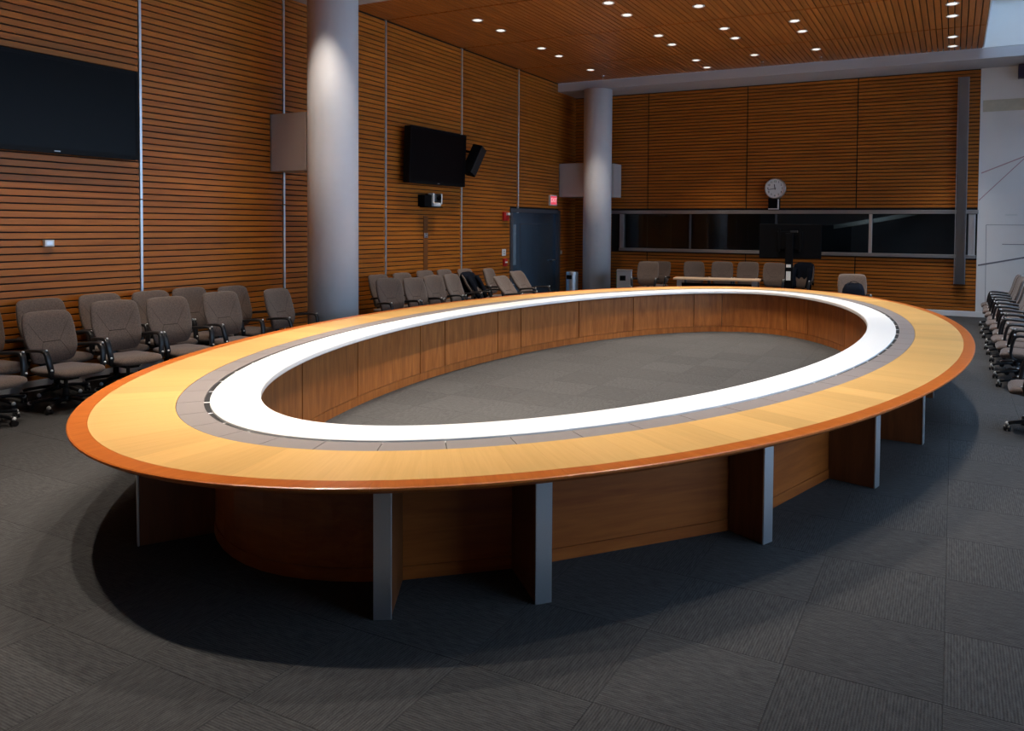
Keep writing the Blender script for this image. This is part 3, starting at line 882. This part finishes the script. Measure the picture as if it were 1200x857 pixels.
# jacket over a chair back, bags
def jacket(ch, label, recline):
    t = thing('jacket', label, 'jacket', ch.location[:], ch.rotation_euler.z)
    t.scale = ch.scale
    pv = Matrix.Translation((-0.21, 0, 0.48)); lean = pv @ Matrix.Rotation(math.radians(-recline), 4, 'Y') @ pv.inverted()
    bm = bmesh.new(); loops = []
    prof = [(-0.36, 0.60), (-0.395, 0.75), (-0.405, 0.90), (-0.395, 1.02), (-0.36, 1.075), (-0.31, 1.07), (-0.275, 1.0), (-0.245, 0.88), (-0.215, 0.74), (-0.195, 0.60), (-0.19, 0.5)]
    for i in range(13):
        y = -0.22 + 0.44 * i / 12; f = abs(i - 6) / 6.0
        out = [(x + 0.75 * y * y + 0.008 * math.sin(i * 1.9 + z * 9), y + 0.01 * math.sin(z * 14), z - 0.05 * f ** 3) for x, z in prof]
        inn = [(x + (0.018 if x < -0.33 else -0.018) + 0.75 * y * y, y, z - 0.05 * f ** 3 - (0.02 if z > 1.03 else 0)) for x, z in prof]
        loops.append(out + inn[::-1])
    loft(bm, loops); obj('jacket_body', bm, DENIM, t, smooth=True).matrix_basis = lean
    for s in (-1, 1):
        bm = bmesh.new()
        sweep(bm, [(-0.20, s * 0.17, 0.95), (-0.165, s * 0.185, 0.82), (-0.13, s * 0.18, 0.68), (-0.12, s * 0.16, 0.56), (-0.10, s * 0.15, 0.50)], 0.05, 0.03, 10)
        obj('sleeve', bm, DENIM, t, smooth=True).matrix_basis = lean
jacket(Gc[4], 'dark blue jacket hanging over a chair back near the door', 16)
jacket(Jc[6], 'dark jacket over the chair right of the monitor stand', 0)
def bag(ch, label):
    t = thing('bag', label, 'bag', (ch.location.x, ch.location.y, 0.468 * ch.scale.z), ch.rotation_euler.z)
    bm = bmesh.new(); loops = []
    for z, w, d in ((0.0, 0.17, 0.10), (0.02, 0.20, 0.125), (0.10, 0.205, 0.13), (0.18, 0.19, 0.115), (0.235, 0.15, 0.08), (0.255, 0.09, 0.035)):
        lp = []
        for k in range(20):
            a = 2 * PI * k / 20; ca, sa = math.cos(a), math.sin(a)
            lp.append((d * math.copysign(abs(ca) ** 0.7, ca) + 0.01 * math.sin(k * 3.1 + z * 20), w * math.copysign(abs(sa) ** 0.6, sa), 1.55 * z + 0.012 * math.sin(k * 1.3)  * (z > 0.1)))
        loops.append(lp)
    loft(bm, loops); obj('bag_body', bm, DENIM, t, smooth=True)
    bm = bmesh.new(); sweep(bm, [(0.03, -0.09, 0.36), (0.04, -0.06, 0.42), (0.04, 0, 0.435), (0.04, 0.06, 0.42), (0.03, 0.09, 0.36)], 0.012, 0.006, 6, Vector((1, 0, 0)))
    obj('handle', bm, BLACKM, t, smooth=True)
bag(Jc[7], 'black soft bag sitting on the lone chair right of the monitor stand')

# ------------------------------------------------------------------ screens, speaker, camera on the left wall
def wall_tv(label, yc, zc, w, h, standoff, depth, tilt):
    t = thing('wall_screen', label, 'screen', (XL + standoff, yc, zc)); BEZ = MATS.get('bezel_black') or plain('bezel_black', (0.004, 0.004, 0.005), 0.45, spec=0.12)
    t.rotation_euler = (0, math.radians(tilt), 0)
    obj('housing', bxm(-depth, 0, -w / 2, w / 2, -h / 2, h / 2, bev=0.012), BEZ, t)
    bm = bmesh.new(); e = 0.035
    box(bm, 0, 0.006, -w / 2, -w / 2 + e, -h / 2, h / 2); box(bm, 0, 0.006, w / 2 - e, w / 2, -h / 2, h / 2)
    box(bm, 0, 0.006, -w / 2 + e, w / 2 - e, -h / 2, -h / 2 + e + 0.02); box(bm, 0, 0.006, -w / 2 + e, w / 2 - e, h / 2 - e, h / 2)
    obj('bezel', bm, BEZ, t)
    obj('display', bxm(0.0, 0.003, -w / 2 + e, w / 2 - e, -h / 2 + e + 0.02, h / 2 - e), SCREEN, t)
    obj('badge', bxm(0.006, 0.008, -0.032, 0.032, -h / 2 + 0.020, -h / 2 + 0.031), STEEL_D, t)
    obj('wall_bracket', bxm(-standoff + 0.01, -depth, -0.25, 0.25, -0.2, 0.2), BLACKM, t)
wall_tv('large black wall screen at the left picture edge', 5.13, 3.13, 1.90, 1.05, 0.15, 0.09, 0)
wall_tv('black wall screen between the two columns above a small camera', 12.03, 3.12, 1.76, 1.02, 0.26, 0.14, 2)
t = thing('loudspeaker', 'black slanted loudspeaker on the wall right of the far screen', 'loudspeaker', (XL + 0.30, 13.16, 3.16))
t.rotation_euler = (math.radians(-24), math.radians(12), 0)
obj('cabinet', bxm(-0.11, 0.11, -0.115, 0.115, -0.31, 0.31, bev=0.012), BLACKM, t)
obj('grille', bxm(0.108, 0.118, -0.10, 0.10, -0.29, 0.29, bev=0.004), BLACKP, t)
t2 = obj('wall_arm', bxm(-0.29, -0.10, -0.02, 0.02, 0.14, 0.18, bev=0.004), BLACKM, t)
t = thing('ptz_camera', 'small silver and black camera on bracket below the far wall screen', 'camera', (XL, 12.08, 2.32))
obj('bracket', bxm(0.0, 0.16, -0.36, -0.14, -0.12, 0.10, bev=0.008), BLACKM, t)
obj('shelf', bxm(0.0, 0.20, -0.30, 0.16, -0.135, -0.12, bev=0.003), BLACKM, t)
bm = bmesh.new(); lathe(bm, [(0.10, -0.118), (0.115, -0.10), (0.115, -0.06), (0.09, -0.045)], 24); obj('base', bm, WHITEPL, t, loc=(0.12, 0.02, 0))
for s in (-1, 1):
    obj('yoke', bxm(0.05, 0.19, 0.02 + s * 0.125 - 0.018, 0.02 + s * 0.125 + 0.018, -0.07, 0.135, bev=0.012), WHITEPL, t)
obj('head', bxm(0.03, 0.20, -0.08, 0.12, -0.04, 0.13, bev=0.02), BLACKP, t)
bm = bmesh.new(); cyl(bm, (0.195, 0.02, 0.05), 0.05, 0.035, 24, axis='X'); obj('lens', bm, SCREEN, t)
def plate(name, label, cat, y, z, w, h, d, mat, extra=None):
    t = thing(name, label, cat, (XL, y, z))
    obj('cover', bxm(0.0, d, -w / 2, w / 2, -h / 2, h / 2, bev=0.003), mat, t)
    if extra: extra(t, d)
def switch_parts(t, d):
    for zz in (-0.025, 0.025):
        obj('toggle', bxm(d, d + 0.008, -0.02, 0.02, zz - 0.012, zz + 0.012), STEEL_D, t)
plate('wall_sensor', 'small white box on slatted wall below the large screen', 'sensor', 5.10, 1.617, 0.10, 0.075, 0.045, WHITEPL, lambda t, d: obj('port', bxm(d, d + 0.004, -0.03, 0.03, -0.02, 0.02), STEEL, t))
plate('wall_socket', 'small grey wall plate below the silver camera', 'socket', 11.96, 1.654, 0.10, 0.09, 0.02, STEEL, switch_parts)
tag(obj('cable_cover', bxm(XL + 0.001, XL + 0.014, 11.89, 12.02, 0.85, 2.02, bev=0.003), plain('brown_cover', (0.20, 0.065, 0.012), 0.5)), 'narrow brown cable cover running up the wall below the silver camera', 'cable cover')
def strobe(t, d):
    obj('strobe_lens', bxm(d, d + 0.05, -0.03, 0.08, 0.02, 0.08, bev=0.01), WHITEPL, t)
    obj('grille', bxm(d, d + 0.006, -0.07, 0.07, -0.075, -0.01), RED, t)
plate('fire_alarm', 'red fire alarm with white strobe left of the steel door', 'fire alarm', 14.85, 2.06, 0.20, 0.19, 0.06, RED, strobe)
plate('light_switch', 'white switch plate left of the steel door', 'switch', 14.82, 1.253, 0.16, 0.15, 0.012, WHITEPL, switch_parts)
def pull_parts(t, d):
    obj('pull_handle', bxm(d, d + 0.02, -0.045, 0.045, -0.01, 0.02, bev=0.004), WHITEPL, t)
plate('fire_pull_station', 'small red fire pull box under the white switch plate', 'alarm box', 14.84, 1.03, 0.12, 0.17, 0.05, RED, pull_parts)
plate('wall_button', 'small grey round button plate right of the steel door', 'button', 17.62, 1.18, 0.09, 0.10, 0.02, STEEL, lambda t, d: obj('button', bxm(d, d + 0.015, -0.02, 0.02, -0.02, 0.02, bev=0.006), WHITEPL, t))
t = thing('exit_sign', 'glowing red exit sign above the steel door', 'sign', (XL, 17.12, 2.49))
obj('housing', bxm(0.0, 0.05, -0.18, 0.18, -0.13, 0.13, bev=0.004), WHITEPL, t)
obj('face', bxm(0.05, 0.054, -0.155, 0.155, -0.105, 0.105), EXITR, t)
me = text_mesh('EXIT', 0.15); me.materials.clear(); me.materials.append(EXITW)
o = link('lettering', me, t, (0.056, 0.0, 0.0)); o.rotation_euler = (PI / 2, 0, PI / 2)

# ------------------------------------------------------------------ back of the room
t = thing('wall_clock', 'round white wall clock above the dark window', 'clock', (-3.76, YB, 2.77))
bm = bmesh.new(); lathe(bm, [(0.235, 0.0), (0.245, 0.02), (0.245, 0.09), (0.23, 0.11), (0.215, 0.11), (0.21, 0.095)], 40, Matrix.Rotation(PI / 2, 4, 'X')); obj('case', bm, STEEL, t)
bm = bmesh.new(); lathe(bm, [(0.212, 0.09), (0.212, 0.097)], 40, Matrix.Rotation(PI / 2, 4, 'X')); face = obj('dial', bm, plain('dial_white', (0.88, 0.88, 0.86), 0.4), t)
for k in range(1, 13):
    a = PI / 2 - k * PI / 6
    me = text_mesh(str(k), 0.065, 0.001); me.materials.clear(); me.materials.append(BLACKM)
    o = link('numeral', me, face, (0.165 * math.cos(a), -0.099, 0.165 * math.sin(a))); o.rotation_euler = (PI / 2, 0, 0)
for nm, ln, w, deg in (('hour_hand', 0.10, 0.016, 99), ('minute_hand', 0.16, 0.011, 190)):
    bm = bmesh.new(); box(bm, -0.03, ln, -0.104, -0.101, -w / 2, w / 2); o = obj(nm, bm, BLACKM, t); o.rotation_euler = (0, -math.radians(deg), 0)
t = thing('wall_display', 'small black box with white rim under the wall clock', 'display', (-3.78, YB, 2.41))
obj('case', bxm(-0.13, 0.13, -0.12, 0, -0.13, 0.12, bev=0.006), BLACKM, t)
obj('rim', bxm(0.09, 0.125, -0.126, -0.12, -0.12, 0.11), WHITEPL, t); obj('foot', bxm(-0.12, 0.12, -0.128, -0.12, -0.13, -0.105), WHITEPL, t)

t = thing('monitor_stand', 'large black monitor on a tall floor stand before the booth window', 'monitor', (-2.96, 16.0, 0), math.radians(4))
obj('panel', bxm(-0.605, 0.605, -0.03, 0.03, 1.24, 1.93, bev=0.01), BLACKM, t)
obj('mount_plate', bxm(-0.25, 0.25, -0.065, -0.03, 1.42, 1.78, bev=0.006), BLACKM, t)
for x in (-0.2, 0.2):
    obj('mount_rail', bxm(x - 0.02, x + 0.02, -0.08, -0.065, 1.36, 1.84, bev=0.003), BLACKM, t)
obj('pole', bxm(-0.075, 0.075, -0.15, -0.07, 0.06, 1.75, bev=0.01), BLACKM, t)
obj('base', bxm(-0.45, 0.45, -0.40, 0.22, 0.02, 0.07, bev=0.015), BLACKP, t)
for x, y in ((-0.4, -0.35), (0.4, -0.35), (-0.4, 0.17), (0.4, 0.17)):
    bm = bmesh.new(); cyl(bm, (x, y - 0.012, 0.025), 0.025, 0.024, 12, axis='Y'); obj('wheel', bm, BLACKM, t)
obj('paper_label', bxm(-0.05, 0.04, -0.153, -0.15, 1.06, 1.12), PAPER, t); obj('paper_label', bxm(-0.05, 0.04, -0.153, -0.15, 0.80, 0.98), PAPER, t)
t2 = obj('camera_bar', bxm(0.02, 0.16, -0.16, -0.10, 1.76, 1.80, bev=0.004), BLACKP, t)

t = thing('narrow_desk', 'narrow pale desk with steel legs along the back chairs', 'desk', (-4.62, 16.62, 0), math.radians(10))
obj('desk_top', bxm(-0.92, 0.92, -0.28, 0.28, 0.70, 0.735, bev=0.004), DESKW, t)
obj('end_edge', bxm(-0.945, -0.92, -0.28, 0.28, 0.695, 0.735, bev=0.003), RIMW, t)
for x in (-0.80, 0.80):
    for y in (-0.22, 0.22):
        obj('leg', bxm(x - 0.05, x + 0.05, y - 0.02, y + 0.02, 0.03, 0.70), STEEL, t)
    obj('foot_bar', bxm(x - 0.05, x + 0.05, -0.26, 0.26, 0.0, 0.03, bev=0.004), STEEL_D, t)
obj('modesty_panel', bxm(-0.78, 0.78, 0.0, 0.02, 0.25, 0.62), BLACKM, t)

t = thing('litter_bin', 'round silver litter bin left of the far column', 'bin', (-8.36, 17.02, 0))
bm = bmesh.new(); lathe(bm, [(0.145, 0.0), (0.15, 0.02), (0.15, 0.70), (0.14, 0.735), (0.05, 0.75)], 28); obj('drum', bm, STEEL, t, smooth=False)
obj('opening', bxm(-0.075, 0.06, -0.158, -0.12, 0.56, 0.66, bev=0.01), BLACKM, t)
bm = bmesh.new(); lathe(bm, [(0.153, 0.0), (0.153, 0.05)], 28); obj('kick_ring', bm, BLACKM, t)
t = thing('litter_bin', 'square silver bin with green side right of the far column', 'bin', (-7.0, 17.02, 0), math.radians(20))
obj('body', bxm(-0.15, 0.20, -0.17, 0.17, 0.0, 0.80, bev=0.01), STEEL, t)
obj('green_side', bxm(-0.165, -0.15, -0.165, 0.165, 0.02, 0.79), GREENP, t)
obj('lid', bxm(-0.16, 0.21, -0.18, 0.18, 0.80, 0.83, bev=0.006), STEEL_D, t)
obj('opening', bxm(-0.08, 0.06, -0.178, -0.16, 0.58, 0.70, bev=0.01), BLACKM, t)

t = thing('loudspeaker', 'dark loudspeaker high on the white wall at right picture edge', 'loudspeaker', (1.32, YB - 0.2, 5.07))
obj('cabinet', bxm(-0.22, 0.22, -0.12, 0.10, -0.14, 0.13, bev=0.01), plain('purple_black', (0.03, 0.015, 0.05), 0.5), t)
obj('wall_arm', bxm(-0.03, 0.03, 0.10, 0.194, -0.03, 0.03), BLACKM, t)

# ------------------------------------------------------------------ ceiling downlights and sprinklers
def build_light():
    t = thing('downlight', 'x', 'downlight')
    bm = bmesh.new()
    n = 28; rings = []
    for r, z in ((0.082, 0.0), (0.098, -0.004), (0.102, 0.0), (0.102, 0.02), (0.082, 0.02)):
        rings.append([bm.verts.new((r * math.cos(2 * PI * i / n), r * math.sin(2 * PI * i / n), z)) for i in range(n)])
    for k in range(5):
        a, b = rings[k], rings[(k + 1) % 5]
        for i in range(n):
            bm.faces.new((a[i], a[(i + 1) % n], b[(i + 1) % n], b[i]))
    obj('trim_ring', bm, WHITEPL, t)
    bm = bmesh.new(); lathe(bm, [(0.082, 0.004), (0.06, -0.004), (0.01, -0.008)], 28); obj('lens', bm, LENS, t)
    l = bpy.data.lights.new('lamp', 'SPOT'); l.energy = SPOT_W; l.spot_size = math.radians(SPOT_CONE); l.spot_blend = 0.7; l.shadow_soft_size = 0.06; l.color = (1.0, 0.91, 0.80)
    lo = bpy.data.objects.new('lamp', l); C.objects.link(lo); lo.parent = t; lo.location = (0, 0, -0.02)
    return t
light0 = build_light(); lused = False
XN = {-7.52: 'left wall row', -5.03: 'second row from left', -3.78: 'middle row', -2.55: 'second row from right', -0.10: 'right edge row'}
YS = [2.12, 4.46, 5.24, 6.8, 7.58, 9.92, 11.48, 12.26, 13.82, 14.60, 16.18, 17.0]
for x in XN:
    vis = 0
    for y in YS[::-1]:
        if y == 17.0 and x not in (-5.03, -0.10):
            continue
        if y == 2.12 and x not in (-5.03, -3.78):
            continue
        o = copy_tree(light0) if lused else light0
        k = 1.5 if y == 2.12 else 0.38 if (x, y) == (-7.52, 7.58) else 0.62 if x in (-0.10, -7.52) else 1.2 if 4 < y < 12 else 1.0
        for c in o.children:
            if c.type == 'LIGHT' and k != 1.0:
                c.data = c.data.copy(); c.data.energy = SPOT_W * k
        lused = True
        o.location = (x, y, ZC - 0.001)
        vis += 1
        o['label'] = 'round recessed downlight in %s of the ceiling, %s from the back beam' % (XN[x], ORD[vis - 1]); o['group'] = 'ceiling downlights'
for x, nm in ((-7.54, 'near the far column'), (-3.79, 'above the wall clock'), (-2.57, 'right of the wall clock')):
    t = thing('sprinkler', 'tiny sprinkler head at the back beam %s' % nm, 'sprinkler', (x, 16.93, ZC))
    bm = bmesh.new(); lathe(bm, [(0.04, 0.0), (0.038, -0.008), (0.012, -0.012), (0.012, -0.05), (0.004, -0.055)], 14); obj('escutcheon', bm, CHROME, t)
    bm = bmesh.new(); lathe(bm, [(0.03, -0.060), (0.03, -0.056)], 14); obj('deflector', bm, CHROME, t)
